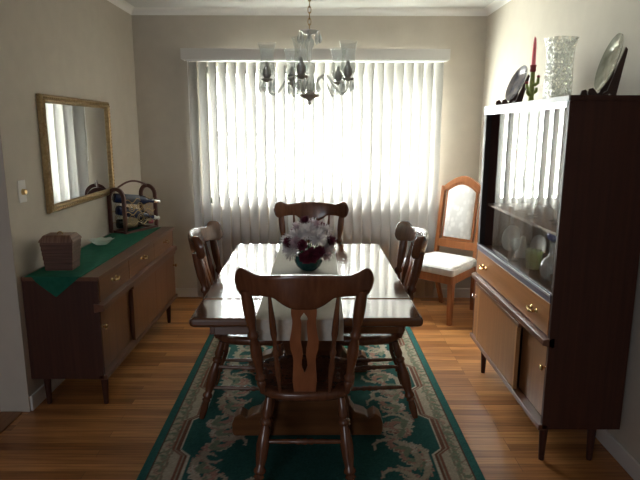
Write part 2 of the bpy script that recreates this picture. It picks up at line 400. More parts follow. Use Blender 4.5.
# ---------------------------------------------------------------- dining table
tb = thing('dining_table', 'polished dark wood dining table with two pedestal feet on the green rug', 'table', (1.509, -2.042, .0115), .013)
hx, hy = .474, .756
TZ = .762-.0115
m = MB()
def rrect(hx, hy, r, k=5, cx=0, cy=0):
    return arc(cx+hx-r, cy+hy-r, r, 0, PI/2, k)+arc(cx-hx+r, cy+hy-r, r, PI/2, PI, k)+arc(cx-hx+r, cy-hy+r, r, PI, 1.5*PI, k)+arc(cx+hx-r, cy-hy+r, r, 1.5*PI, 2*PI, k)
def slab(m, y0, y1):
    cyy = (y0+y1)/2; h2 = (y1-y0)/2
    R = []
    for dz, ins in ((-.040, .012), (-.034, .003), (-.026, 0), (-.012, 0), (-.005, .003), (0, .010)):
        R.append([(x, y, TZ+dz) for x, y in rrect(hx-ins, h2-(ins if (y0 < -.7 or y1 > .7) else 0), .015, 4, 0, cyy)])
    m.loft(R)
slab(m, -hy, -.4868); m.build('tabletop_leaf', TABLE, tb, ang=8)
m = MB(); slab(m, -.4862, hy); m.build('tabletop', TABLE, tb, ang=8)
m = MB(); a, b = hx-.07, hy-.08
m.box(-a, a, -b, -b+.02, TZ-.095, TZ-.04); m.box(-a, a, b-.02, b, TZ-.095, TZ-.04); m.box(-a, -a+.02, -b, b, TZ-.095, TZ-.04); m.box(a-.02, a, -b, b, TZ-.095, TZ-.04)
m.build('apron', TABLE, tb, .003)
for py, wd in ((-.31, .20), (.43, .17)):
    half = [(.365, 0), (.375, .02), (.375, .065), (.362, .098), (.335, .118), (.315, .105), (.300, .095), (.285, .112), (.262, .120), (.235, .128), (.21, .165), (.18, .19), (0, .20)]
    pts = half+[(-x, z) for x, z in half[::-1][1:]]
    m = MB().prism(pts, 'y', py-.045, py+.045); m.build('pedestal_foot', PEDW, tb, .006)
    h = [(.19*wd/.2, .195), (.16*wd/.2, .26), (.12*wd/.2, .32), (.105*wd/.2, .42), (.13*wd/.2, .52), (.19*wd/.2, .60), (.22*wd/.2, .66), (.22*wd/.2, TZ-.041)]
    pts = h+[(-x, z) for x, z in h[::-1]]
    MB().prism(pts, 'y', py-.03, py+.03).build('pedestal', TABLE, tb, .006)
box('stretcher', PEDW, -.03, .03, -.279, .399, .13, .20, tb, .006)
# runner
RUN = mottled('runner_cloth', (.52, .50, .44), (.58, .56, .50), (80, 240, 80), .85, .15, .15)
m = MB(); pts = [(-.7555, TZ-.003)]
prof = [(-2.8125, .675), (-2.8125, .74), (-2.808, .760), (-2.798, .7655), (-2.70, .7650), (-1.9, .7648), (-1.30, .765), (-1.284, .7655), (-1.276, .760), (-1.2715, .74), (-1.2715, .69)]
def ribbon(m, prof, x0, x1, t, nx=20):
    rings = []
    for i in range(nx+1):
        x = x0+(x1-x0)*i/nx; up_ = [(x, y, z) for y, z in prof]; 
        dn = []
        for k, (y, z) in enumerate(prof):
            a = Vector(prof[max(k-1, 0)]); b = Vector(prof[min(k+1, len(prof)-1)]); d = (b-a).normalized(); nrm = Vector((-d.y, d.x)); q = Vector((y, z))+nrm*t; dn.append((x, q.x, q.y))
        wv = .002*math.sin(i*1.9) if 0 else 0
        rings.append(up_+dn[::-1])
    m.loft(rings)
ribbon(m, prof, 1.315, 1.668, .0022); tag(m.build('table_runner', RUN), 'cream cloth runner laid along the middle of the dining table', 'runner')

# ---------------------------------------------------------------- dark wooden chairs
def ring_rect(c, hy_, z0, z1, x, bend=0):
    r = min(.008, (z1-z0)*.4, hy_*.8); out = []
    zc = (z0+z1)/2; hz = max((z1-z0)/2, .002)
    for k in range(12):
        a = 2*PI*(k+.5)/12; ca, sa = math.cos(a), math.sin(a)
        out.append((x, c+hy_*math.copysign(abs(ca)**.35, ca), zc+hz*math.copysign(abs(sa)**.35, sa)))
    return out
def smooth_interp(x, xs, ys):
    i = max(0, min(len(xs)-2, int(np.searchsorted(xs, x)-1))); t = (x-xs[i])/(xs[i+1]-xs[i]); t = min(max(t, 0), 1)
    p1, p2 = ys[i], ys[i+1]; p0 = ys[i-1] if i else p1; p3 = ys[i+2] if i+2 < len(ys) else p2
    return .5*((2*p1)+(-p0+p2)*t+(2*p0-5*p1+4*p2-p3)*t*t+(-p0+3*p1-3*p2+p3)*t**3)
TX = [0, .06, .109, .150, .173, .195, .215, .235, .250, .258]; TT = [.976, .974, .969, .965, .966, .976, .985, .983, .965, .936]
BX = [0, .030, .050, .076, .095, .109, .155, .19, .215, .235, .250, .258]; BT = [.835, .835, .839, .853, .868, .879, .882, .877, .870, .875, .896, .926]
LEG = [(t, r*1.17) for t, r in [(0, .013), (.08, .015), (.16, .019), (.20, .013), (.225, .021), (.25, .021), (.27, .014), (.33, .018), (.45, .024), (.58, .021), (.66, .015), (.69, .022), (.715, .022), (.735, .014), (.76, .020), (.78, .014), (.86, .017), (.93, .015), (1, .012)]]
POST = [(t, r*1.12) for t, r in [(0, .011), (.06, .014), (.10, .018), (.12, .013), (.145, .020), (.17, .020), (.19, .013), (.25, .015), (.38, .021), (.48, .019), (.54, .013), (.565, .020), (.59, .020), (.61, .013), (.66, .015), (.74, .020), (.86, .021), (1, .018)]]
SPIN = [(0, .007), (.1, .009), (.2, .013), (.3, .014), (.38, .009), (.41, .014), (.44, .014), (.47, .009), (.55, .009), (.62, .014), (.75, .013), (.88, .009), (1, .006)]
STR = [(0, .007), (.1, .009), (.3, .011), (.38, .009), (.42, .014), (.46, .010), (.5, .015), (.54, .010), (.58, .014), (.62, .009), (.7, .011), (.9, .009), (1, .007)]
def make_chair():
    t = thing('dining_chair', '', 'chair')
    # seat: shaped saddle
    m = MB(); R = []
    def ring(s, z, dish=0):
        o = []
        for k in range(32):
            a = 2*PI*k/32; ca, sa = math.cos(a), math.sin(a)
            x = .215*math.copysign(abs(ca)**.62, ca); y = .205*math.copysign(abs(sa)**.62, sa)
            x *= 1+.07*(y/.205); o.append((x*s, y*s+.005, z))
        return o
    for s, z in ((.90, .405), (.97, .412), (1, .424), (1, .436), (.985, .445), (.93, .449), (.75, .444), (.4, .439), (.02, .438)): R.append(ring(s, z))
    m.loft(R); m.build('seat', CHAIRW, t, ang=60)
    for sx in (-1, 1):
        MB().lathe(LEG, (sx*.150, -.150, .408), (sx*.200, -.262, 0), 14).build('leg', CHAIRW, t, ang=50)
        MB().lathe(LEG, (sx*.155, .140, .408), (sx*.200, .205, 0), 14).build('leg', CHAIRW, t, ang=50)
    def yl(z): return -.172-.112*(z-.445)/.46
    for sx in (-1, 1):
        MB().lathe(POST, (sx*.172, -.168, .440), (sx*.222, yl(.90)+.030, .900), 14).build('back_post', CHAIRW, t, ang=50)
        MB().lathe(SPIN, (sx*.100, -.180, .440), (sx*.130, yl(.88), .890), 12).build('spindle', CHAIRW, t, ang=50)
    # crest rail
    m = MB(); R = []
    for i in range(61):
        u = -.2695+.539*i/60; a = abs(u)*.955
        z1 = smooth_interp(a, TX, TT); z0 = smooth_interp(a, BX, BT)
        c = yl(.91)-.016+.085*abs(u/.26)**2.4
        hy_ = .0155+.004*(a/.26)**2; hy_ = hy_ if a < .24 else hy_*math.sqrt(max(.15, 1-((a-.24)/.02)**2))
        rr = ring_rect(0, hy_, z0, z1, u); R.append([(x, y+c-(z-.91)*.19, z) for x, y, z in rr])
    m.loft(R); m.build('crest_rail', CHAIRW, t, ang=60)
    # pierced splat
    SZ = [.438, .46, .50, .54, .555, .57, .60, .625, .65, .69, .73, .77, .79, .80, .815, .845]
    WO = [.044, .045, .049, .047, .046, .045, .044, .047, .054, .057, .050, .045, .046, .048, .049, .049]
    WI = [0, 0, 0, 0, .006, .0115, .010, .006, .008, .014, .011, .010, .014, .010, 0, 0]
    m = MB(); V = []; th = .007
    for z, wo, wi in zip(SZ, WO, WI):
        y = yl(z)-.002
        for yy in (y-th, y+th):
            for x in (-wo, -wi, wi, wo): V.append((x, yy, z))
    F = []; q = 8
    for i in range(len(SZ)-1):
        b = i*q; n_ = b+q; open_ = WI[i] > 0 or WI[i+1] > 0
        for side in (0, 4):
            F.append((b+side, b+side+1, n_+side+1, n_+side)); F.append((b+side+2, b+side+3, n_+side+3, n_+side+2))
            if not open_: pass
        F.append((b, n_, n_+4, b+4)); F.append((b+3, b+7, n_+7, n_+3))
        if open_: F.append((b+1, b+5, n_+5, n_+1)); F.append((b+2, n_+2, n_+6, b+6))
    F.append((0, 4, 7, 3)); e_ = (len(SZ)-1)*q; F.append((e_, e_+3, e_+7, e_+4))
    m.v = V; m.f = [tuple(f) for f in F]; m.build('splat', SPLATW, t)
    def at_leg(sx, fr, z):
        k = 1-z/.408
        return (sx*(.155+.045*k), .140+.065*k, z) if fr else (sx*(.150+.050*k), -.150-.112*k, z)
    MB().lathe(STR, at_leg(-1, 0, .235), at_leg(1, 0, .235), 10).build('stretcher', CHAIRW, t, ang=50)
    MB().lathe(STR, at_leg(-1, 1, .255), at_leg(1, 1, .255), 10).build('stretcher', CHAIRW, t, ang=50)
    for sx in (-1, 1):
        for z in (.165, .275): MB().lathe(STR, at_leg(sx, 0, z), at_leg(sx, 1, z-.01), 10).build('stretcher', CHAIRW, t, ang=50)
    return t
CH = [((1.512, -2.645), 0, 'dark carved wooden dining chair nearest the camera, its back hiding the table end'),
      ((1.512, -1.16), PI, 'dark wooden dining chair at the far table end, in front of the blind'),
      ((1.212, -2.025), math.radians(-90), 'dark wooden dining chair on the sideboard side of the table'),
      ((1.815, -2.02), math.radians(91.5), 'dark wooden dining chair on the china cabinet side of the table')]
base = make_chair()
for i, (xy, rz, lab) in enumerate(CH):
    o = base if i == 0 else copy_tree(base)
    o.location = (xy[0], xy[1], .0115); o.rotation_euler = (0, 0, rz); tag(o, lab, 'chair', 'dark wooden chairs around the table')

# ---------------------------------------------------------------- white upholstered chair
def damask():
    m = mat('cream_damask', (.72, .69, .64), .85, 0, .2); L = m.node_tree.links
    wv = nd(m, 'ShaderNodeTexVoronoi'); wv.inputs['Scale'].default_value = 26; L.new(coords(m, (1, 1, .7)), wv.inputs['Vector'])
    r = nd(m, 'ShaderNodeValToRGB'); r.color_ramp.elements[0].color = (.84, .82, .80, 1); r.color_ramp.elements[1].color = (.70, .68, .66, 1)
    r.color_ramp.elements[0].position = .25; r.color_ramp.elements[1].position = .55
    L.new(wv.outputs['Distance'], r.inputs[0]); L.new(r.outputs[0], m.node_tree.nodes['Principled BSDF'].inputs['Base Color']); return m
DAM = damask()
ORW = wood('orange_oak', (.24, .080, .027), (.33, .12, .042), 'z', .3, .5, 100)
wc = thing('upholstered_chair', 'oak chair with cream patterned seat and tall arched back in the far corner', 'chair', (2.573, -.460, 0), math.radians(136.2))
m = MB(); R = []
for s, z in ((.96, .40), (1, .408), (1, .448), (.985, .462), (.93, .472), (.6, .478), (.02, .480)):
    R.append([(x*s*(1+.11*y/.235), y*s, z) for x, y in rrect(.225, .235, .02, 3)])
m.loft(R); cu = m.build('seat_cushion', DAM, wc, ang=60)
m = MB(); m.tube([(x*1.003*(1+.11*y/.235), y*1.003, .452) for x, y in rrect(.225, .235, .02, 3)], .0045, 6, True); m.build('piping', DAM, cu)
pts = [(x*.97*(1+.11*y/.235), y*.97) for x, y in rrect(.225, .235, .02, 3)]
MB().prism(pts, 'z', .335, .402).build('seat_rail', ORW, wc, .004)
for sx in (-1, 1):
    MB().loft([[(sx*.215+a*w_, .195+b*w_, z) for a, b in ((-1, -1), (1, -1), (1, 1), (-1, 1))] for z, w_ in ((0, .017), (.34, .023))]).build('leg', ORW, wc, .003)
    ps = [(-.285, 0), (-.235, .20), (-.215, .40), (-.222, .52), (-.30, 1.04)]
    MB().loft([[(sx*(.150 if z < .1 else .172 if z < .3 else .185)+a*.016, y+b*.018, z) for a, b in ((-1, -1), (1, -1), (1, 1), (-1, 1))] for y, z in ps]).build('back_post', ORW, wc, .003)
def yb(z): return -.222-.078*(z-.52)/.52
def arched(x): return 1.025+.105*math.cos(min(1, abs(x)/.20)*PI/2)**1.1
m = MB(); R = []
for i in range(25):
    x = -.201+.402*i/24; z1 = arched(x); z0 = z1-.055
    R.append([(x, yb(z0)-.016, z0), (x, yb(z0)+.016, z0), (x, yb(z1)+.016, z1), (x, yb(z1)-.016, z1)])
m.loft(R); m.build('top_rail', ORW, wc, .003)
MB().loft([[(x, yb(z)+d_, z) for z, d_ in ((.525, -.014), (.525, .014), (.592, .014), (.592, -.014))] for x in (-.18, .18)]).build('lower_rail', ORW, wc, .003)
m = MB(); m2 = MB(); R = []; Ri = []
def panel_ring(hx_, z0, grow):
    o = [(-hx_, z0), (hx_, z0)]
    for i in range(13):
        x = hx_-2*hx_*i/12; o.append((x, arched(x*1.05)-.063+grow))
    return o
outl = panel_ring(.128, .614, -.01); fr = panel_ring(.145, .594, .01)
m.loft([[(x, yb(z)-.010, z) for x, z in outl], [(x, yb(z)+.013, z) for x, z in outl], [(x*.93, yb(z)+.020, .84+(z-.84)*.95) for x, z in outl], [(x*.5, yb(z)+.022, .84+(z-.84)*.5) for x, z in outl]])
m.build('back_panel', DAM, wc, ang=50)
b = len(m2.v); k = len(outl); inn = panel_ring(.125, .617, -.013)
for off in (-.013, .013):
    m2.v += [(x, yb(z)+off, z) for x, z in fr]; m2.v += [(x, yb(z)+off, z) for x, z in inn]
for i in range(k):
    j = (i+1) % k
    m2.f += [(i, j, k+j, k+i), (2*k+i, 3*k+i, 3*k+j, 2*k+j), (i, 2*k+i, 2*k+j, j), (k+i, k+j, 3*k+j, 3*k+i)]
m2.build('panel_frame', ORW, wc)

# ---------------------------------------------------------------- pulls and knobs
def bow_pull(parent, x, y, z, sgn, name='pull'):
    """small brass bow handle on a front facing sgn*x, running along y"""
    m = MB()
    for s in (-1, 1): m.lathe([(0, .011), (.15, .011), (.3, .005), (1, .005)], (x, y+s*.030, z), (x+sgn*.022, y+s*.030, z), 10)
    m.tube([(x+sgn*(.020+.006*math.cos(t*PI/2)), y+.034*t, z-.006*math.cos(t*PI/2)) for t in [k/6-1 for k in range(13)]], [.004+.003*abs(math.cos((k/6-1)*PI)) for k in range(13)], 8)
    return m.build(name, BRASS, parent)
def knob(parent, x, y, z, sgn, mt=None):
    return MB().lathe([(0, .010), (.1, .010), (.2, .005), (.5, .005), (.6, .012), (.85, .014), (1, .008)], (x, y, z), (x+sgn*.030, y, z), 12).build('knob', mt or BRASS, parent)

# ---------------------------------------------------------------- sideboard (left)
def leg_taper(parent, x, y, ztop, m_=None):
    MB().lathe([(0, .012), (.05, .013), (1, .021)], (x, y, 0), (x, y, ztop), 14).build('leg', m_ or WALNUT, parent)
SX, SY0, SY1, SB, ST = .403, -2.095, -.540, .170, .745
sb = thing('sideboard', 'long low wooden sideboard with brass pulls under the mirror', 'sideboard', (0, 0, 0))
m = MB(); bx = .002
m.box(bx, SX, SY0+.02, SY1-.02, SB, SB+.02); m.box(bx, bx+.008, SY0+.02, SY1-.02, SB+.02, ST-.022); m.box(bx+.008, SX-.03, -1.34, -1.32, SB+.02, ST-.022)
m.build('carcass', WALNUT, sb)
box('side_panel', WALNUT, bx, SX-.004, SY0, SY0+.02, SB, ST-.022, sb, .001); box('side_panel', WALNUT, bx, SX-.004, SY1-.02, SY1, SB, ST-.022, sb, .001)
box('top_panel', WALNUTX, bx, SX+.008, SY0-.006, SY1+.006, ST-.022, ST, sb, .002)
m = MB(); m.box(SX-.03, SX+.012, SY0, SY1, SB-.004, SB+.022); m.build('bottom_rail', WALNUTX, sb, .002)
dz0, dz1 = .600, .720
ys = [SY0+.022, -1.60, -1.065, SY1-.022]
for k in range(3):
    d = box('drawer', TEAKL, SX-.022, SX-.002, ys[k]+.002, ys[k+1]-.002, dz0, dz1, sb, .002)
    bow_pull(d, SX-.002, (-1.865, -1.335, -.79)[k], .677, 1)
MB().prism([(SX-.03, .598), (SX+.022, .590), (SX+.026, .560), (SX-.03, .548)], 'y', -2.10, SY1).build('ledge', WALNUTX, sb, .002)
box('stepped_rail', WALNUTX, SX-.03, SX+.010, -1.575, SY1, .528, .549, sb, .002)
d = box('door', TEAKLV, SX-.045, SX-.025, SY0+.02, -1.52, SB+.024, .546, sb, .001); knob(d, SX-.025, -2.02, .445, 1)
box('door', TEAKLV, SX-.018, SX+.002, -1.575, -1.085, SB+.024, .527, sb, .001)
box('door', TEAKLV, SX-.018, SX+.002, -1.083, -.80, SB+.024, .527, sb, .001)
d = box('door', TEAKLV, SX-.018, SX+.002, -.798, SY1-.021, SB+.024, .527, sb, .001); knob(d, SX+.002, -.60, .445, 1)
for x, y in ((SX-.025, SY0+.055), (.06, SY0+.055), (SX-.025, SY1-.16), (.06, SY1-.16)): leg_taper(sb, x, y, SB)
# green cloth
GREEN = mottled('green_felt', (.011, .095, .058), (.016, .118, .075), (30, 30, 30), .9, .15, .05)
m = MB()
m.box(.022, .318, SY0-.006, -.58, ST, ST+.003)
m.v += []; b = len(m.v)
tri = [(.060, ST+.003), (.318, ST+.003), (.300, ST-.010), (.182, .637), (.085, ST-.030)]
m.prism(tri, 'y', SY0-.0095, SY0-.0062)
tag(m.build('table_cover', GREEN), 'dark green cloth spread over the sideboard with a corner hanging down', 'cloth')
CZ = ST+.003
# slatted box
BAMB = mottled('bamboo_strips', (.075, .028, .018), (.14, .062, .040), (2, 2, 190), .5, .4, .4, 2)
BAMBT = mottled('bamboo_strips_lid', (.12, .055, .032), (.20, .105, .065), (150, 2, 2), .5, .4, .4, 2)
bxo = thing('lidded_box', 'brown bamboo strip box with a sloped lid on the green cloth', 'box', (.143, -1.915, CZ), math.radians(3)); bxo.scale = (.91, .95, 1.06)
m = MB(); R = []
for k in range(13):
    z = .148*k/12; s = .078+.017*(z/.148)+(.0022 if k % 2 else 0); d_ = .058+.010*(z/.148)+(.0022 if k % 2 else 0)
    R.append([(-s, -d_, z), (s, -d_, z), (s, d_, z), (-s, d_, z)])
m.loft(R); m.build('box_body', BAMB, bxo)
MB().loft([[(-.100, -.073, .149), (.100, -.073, .149), (.100, .073, .149), (-.100, .073, .149)], [(-.098, -.071, .158), (.098, -.071, .158), (.098, .071, .158), (-.098, .071, .158)],
           [(-.078, -.052, .183), (.078, -.052, .183), (.078, .052, .183), (-.078, .052, .183)]]).build('lid', BAMBT, bxo)
MB().tube([(.016*math.cos(a), 0, .183+.012*math.sin(a)) for a in [PI*k/8 for k in range(9)]], .003, 8).build('handle', BRASS, bxo)
# glass dish
m = MB(); R = []
def dish_ring(r, z, fl=0):
    return [(r*1.15*(1+fl*math.cos(8*a))*math.cos(a), r*.85*(1+fl*math.cos(8*a))*math.sin(a), z+fl*.05*math.cos(8*a)) for a in [2*PI*k/48 for k in range(48)]]
for r, z, fl in ((.03, 0, 0), (.035, .001, 0), (.055, .020, .03), (.072, .036, .06), (.070, .037, .06), (.050, .020, .03), (.03, .006, 0), (.001, .006, 0)): R.append(dish_ring(r, z, fl))
m.loft(R); DG = thin_glass('cut_glass', (.92, .95, .93), 1.5, .08, .55, 1.2)
o = m.build('glass_dish', DG); o.location = (.108, -1.26, CZ); o.rotation_euler = (0, 0, .4); tag(o, 'clear scalloped cut glass dish on the green cloth', 'dish')

# wine rack, axis turned ~-20 degrees
RK = wood('rack_wood', (.075, .022, .016), (.12, .038, .026), 'z', .35)
WIRE = mat('dark_gold_wire', (.45, .33, .16), .35, 1)
rk = thing('wine_rack', 'dark wooden wine rack with two arched ends and wire scrolls on the sideboard', 'wine rack', (.150, -.700, CZ), math.radians(-24))
def arch_ring(hw, h): return [(-hw, 0)]+[(hw*math.cos(a), h-hw+hw*math.sin(a)) for a in [PI-PI*k/16 for k in range(17)]]+[(hw, 0)]
for y in (-.178, .160):
    o_ = arch_ring(.084, .342); i_ = arch_ring(.055, .313); m = MB(); k = len(o_)
    for yy in (y, y+.018): m.v += [(a, yy, c) for a, c in o_]+[(a, yy, c) for a, c in i_]
    for i in range(k-1): j = i+1; m.f += [(i, j, k+j, k+i), (2*k+i, 3*k+i, 3*k+j, 2*k+j), (i, 2*k+i, 2*k+j, j), (k+i, k+j, 3*k+j, 3*k+i)]
    m.f += [(0, k, 3*k, 2*k), (k-1, 3*k-1, 4*k-1, 2*k-1)]
    m.build('arched_end', RK, rk, .003)
m = MB(); m.box(-.082, -.060, -.16, .16, 0, .016); m.box(.060, .082, -.16, .16, 0, .016); m.box(-.060, .060, -.160, -.140, 0, .014); m.box(-.060, .060, .140, .160, 0, .014); m.build('base_rail', RK, rk, .002)
MB().tube([(0, -.165+.33*t, .330+.045*math.sin(PI*t)) for t in [k/12 for k in range(13)]], .0075, 8).build('carry_handle', RK, rk)
for s in (-1, 1):
    m = MB()
    for z in (.06, .145, .235):
        m.tube([(s*.068, -.16+.32*k/24, z+.014*math.sin(k*PI/4)) for k in range(25)], .0028, 6)
    for yy in (-.09, 0, .09):
        m.tube([(s*.068, yy+(.012+.030*k/30)*math.cos(k*.42), .10+(.012+.030*k/30)*math.sin(k*.42)) for k in range(31)], .0022, 6)
        m.tube([(s*.068, yy+(.010+.026*k/30)*math.cos(k*.42), .19+(.010+.026*k/30)*math.sin(k*.42)) for k in range(31)], .0022, 6)
    m.build('wire_scroll', WIRE, rk)
NAVY = mat('navy_glass', (.010, .016, .055), .12, 0, .6); BLACKG = mat('dark_bottle', (.010, .012, .010), .1, 0, .6)
WHITE = mat('white_label', (.7, .7, .66), .5); FOIL = mat('pink_red_foil', (.35, .05, .09), .35, .4)
def bottle(p0, p1, body, cap, lab_col, label, tilt=0):
    p0 = Vector(p0); p1 = Vector(p1); d = (p1-p0); L_ = d.length
    t = thing('wine_bottle', label, 'bottle', p0, 0, 'wine bottles in the rack')
    M_ = Vector((0, 0, 1)).rotation_difference(d.normalized()).to_matrix().to_4x4()
    pr = [(0, .012), (.01, .034), (.04, .036), (.60, .036), (.66, .033), (.72, .022), (.77, .0155), (.90, .0140), (.985, .0145), (1, .013)]
    MB().lathe(pr, (0, 0, 0), (0, 0, L_), 20).xf(M_).build('glass_body', body, t, ang=60)
    MB().lathe([(0, .0155), (.9, .0165), (1, .010)], (0, 0, L_*.86), (0, 0, L_*1.01), 16).xf(M_).build('foil_cap', cap, t, ang=60)
    MB().lathe([(0, .0366), (1, .0366)], (0, 0, L_*.22), (0, 0, L_*.52), 20, False).xf(M_).build('paper_label', lab_col, t, ang=60)
bottle((.050, -.825, CZ+.262), (.318, -.585, CZ+.205), NAVY, SILVER, mat('blue_grey_label', (.10, .12, .17), .5), 'navy wine bottle with silver cap lying topmost in the rack')
bottle((.065, -.815, CZ+.170), (.300, -.560, CZ+.070), NAVY, WHITE, mat('navy_label', (.03, .04, .10), .5), 'navy wine bottle with white tip lying in the middle of the rack')
bottle((.055, -.80, CZ+.062), (.262, -.60, CZ+.050), BLACKG, FOIL, mat('cream_label', (.25, .20, .13), .5), 'dark wine bottle with pink red foil lying lowest in the rack')

# ---------------------------------------------------------------- mirror and switch on the left wall
GOLD = mottled('antique_gold', (.30, .20, .09), (.44, .31, .15), (60, 60, 60), .4, .5, .3, 3, metal=.55)
mr = thing('wall_mirror', 'rectangular mirror in an antique gold frame on the left wall', 'mirror', (0, -1.238, 1.365))
m = MB(); fw_ = .042; hY, hZ = .517, .335
prof = [(0, .002), (0, .022), (.010, .032), (.022, .030), (.030, .036), (.042, .030), (.048, .016), (.048, .002)]   # (inward, out)
R = []
for sy, sz in ((-1, -1), (1, -1), (1, 1), (-1, 1), (-1, -1)):
    R.append([(o_, sy*(hY-i_), sz*(hZ-i_)) for i_, o_ in prof])
m.loft(R, False); m.build('mirror_frame', GOLD, mr, smooth=False)
# beading along the inner lip
m = MB()
for s in (-1, 1):
    for k in range(40): m.ball((.032, -hY+.03+(2*hY-.06)*k/39, s*(hZ-.018)), .0055, 6)
    for k in range(26): m.ball((.032, s*(hY-.018), -hZ+.03+(2*hZ-.06)*k/25), .0055, 6)
m.build('beading', GOLD, mr)
MIR = mat('mirror_silver', (.86, .88, .87), .01, 1)
box('mirror_glass', MIR, .004, .016, -hY+.045, hY-.045, -hZ+.045, hZ-.045, mr)
sw = thing('dimmer_switch', 'white dimmer switch plate with a round knob beside the mirror', 'light switch', (0, -2.0, 1.185))
box('cover_plate', mat('switch_white', (.75, .73, .70), .4), 0.0005, .006, -.036, .036, -.058, .058, sw, .002)
MB().lathe([(0, .016), (.8, .015), (1, .012)], (.006, 0, -.003), (.024, 0, -.003), 18).build('knob', BRASS, sw)

# ---------------------------------------------------------------- china cabinet (right)
KX, KB, KY0, KY1, KZ0, KZ1 = 2.574, 2.932, -2.628, -1.444, .180, 1.648
kb = thing('china_cabinet', 'tall wooden china cabinet with sliding glass doors against the right wall', 'cabinet', (0, 0, 0))
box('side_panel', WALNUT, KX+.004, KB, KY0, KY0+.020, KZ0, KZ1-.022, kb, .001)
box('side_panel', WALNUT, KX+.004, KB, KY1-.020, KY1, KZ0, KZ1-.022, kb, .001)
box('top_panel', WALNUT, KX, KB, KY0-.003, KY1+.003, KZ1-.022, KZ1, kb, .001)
box('back_panel', BACKP, KB-.010, KB, KY0+.02, KY1-.02, KZ0, KZ1-.022, kb)
m = MB(); m.box(KX+.01, KB-.01, KY0+.02, KY1-.02, KZ0, KZ0+.02); m.box(KX+.03, KB-.01, KY0+.02, KY1-.02, .770, .790); m.box(KX+.06, KB-.01, KY0+.02, KY1-.02, .595, .607)
m.build('inner_boards', WALNUT, kb)
box('trim_strip', mat('pale_trim', (.50, .49, .52), .4, 0, .3), KX-.003, KX+.006, KY0-.003, KY1+.003, KZ1-.023, KZ1-.001, kb, .001)
m = MB(); m.prism([(KX+.030, .768), (KX, .768), (KX, .806), (KX+.003, .806), (KX+.003, .800), (KX+.011, .800), (KX+.011, .806), (KX+.0145, .806), (KX+.0145, .800), (KX+.030, .800)], 'y', KY0+.02, KY1-.02)
m.build('lower_glass_track', TRK, kb, smooth=False)
box('track_lip', ALU, KX-.003, KX-.0002, KY0+.02, KY1-.02, .797, .807, kb)
box('upper_glass_track', ALU, KX, KX+.03, KY0+.02, KY1-.02, 1.600, KZ1-.022, kb)
box('glass_door', CABGLASS, KX+.0175, KX+.0215, -2.30, -1.70, .801, 1.605, kb)
box('glass_door', CABGLASS, KX+.0045, KX+.0085, KY0+.022, -2.02, .801, 1.605, kb)
box('side_stile', DARKIN, KX+.003, KX+.035, KY1-.045, KY1-.02, .80, 1.60, kb)
for yy, s in ((KY0+.055, -1),): MB().cyl((KX+.017, yy, .88), (KX+.010, yy, .88), .011, 14).build('finger_pull', SILVER, kb)
sh = box('display_shelf', BACKP, KX+.05, KB-.011, KY0+.021, KY1-.021, 1.046, 1.060, kb)
d = box('drawer', TEAK, KX+.002, KX+.022, KY0+.021, KY1-.021, .618, .766, kb, .002)
bow_pull(d, KX+.002, -1.64, .690, -1); bow_pull(d, KX+.002, -2.44, .690, -1)
MB().prism([(KX+.03, .617), (KX-.020, .606), (KX-.024, .582), (KX+.03, .565)], 'y', KY0, KY1).build('ledge', WALNUTX, kb, .002)
box('stepped_rail', WALNUTX, KX-.014, KX+.03, -2.30, -1.53, .545, .566, kb, .002)
box('bottom_rail', WALNUTX, KX-.012, KX+.03, KY0, KY1, KZ0-.004, KZ0+.022, kb, .002)
d = box('door', TEAKV, KX+.002, KX+.020, -1.560, KY1-.021, KZ0+.024, .560, kb, .001); knob(d, KX+.002, -1.50, .465, -1, SILVER)
d = box('door', TEAKV, KX-.008, KX+.010, -2.255, -1.60, KZ0+.024, .544, kb, .001)
d2 = box('door_stile', STILE, KX-.009, KX+.011, -1.60, -1.575, KZ0+.024, .544, kb, .001); box('door_stile', STILE, KX-.009, KX+.011, -2.272, -2.256, KZ0+.024, .544, kb, .001)
d = box('door', TEAKV, KX+.030, KX+.048, KY0+.021, -2.25, KZ0+.024, .564, kb, .001); knob(d, KX+.030, -2.56, .449, -1)
for x, y in ((KX+.035, KY0+.050), (KB-.10, KY0+.050), (KX+.035, KY1-.18), (KB-.10, KY1-.18)): leg_taper(kb, x, y, KZ0)

# things on top of the cabinet
EASEL = wood('easel_wood', (.035, .014, .010), (.055, .022, .015), 'z', .35)
def plate_on_stand(loc, rz, r, lean, mt, lab, labs, name='display_plate'):
    """stand and plate; plate faces local -x, leans towards +x"""
    x, y, z = loc
    p = thing(name, lab, 'plate', (x, y, z), rz)
    a = lean; c = Vector((.010+math.sin(a)*r, 0, .022+math.cos(a)*r))
    n_ = Vector((-math.cos(a), 0, math.sin(a)))
    prof = [(0, r*.30), (.02, r*.55), (.25, r*.60), (.9, r*.96), (1.0, r), (.82, r), (.30, r*.64), (.22, r*.58), (.16, .002)]
    MB().lathe([(t, q) for t, q in prof], c-n_*.002, c+n_*.016, 40, True).build('plate_dish', mt, p, ang=40)
    st = thing('plate_stand', labs, 'plate stand', (x, y, z), rz)
    for s in (-1, 1):
        yy = s*r*.42
        fp = [(-.052, 0), (-.060, .014), (-.055, .030), (-.040, .034), (-.030, .024), (-.022, .012), (.0, .012), (.012+math.tan(a)*.02, .022), (.026+math.sin(a)*r*1.5, .022+math.cos(a)*r*1.5), (.036+math.sin(a)*r*1.45, .018+math.cos(a)*r*1.45), (.052, .0), (.040, 0), (.030, .010), (-.030, .0)]
        MB().prism(fp, 'y', yy-.006, yy+.006).build('upright', EASEL, st)
    MB().box(.034, .044, -r*.42, r*.42, .012, .026).build('cross_bar', EASEL, st)
PL1 = mottled('slate_blue_plate', (.07, .08, .115), (.24, .20, .20), (14, 14, 14), .2, .6, 0, 3)
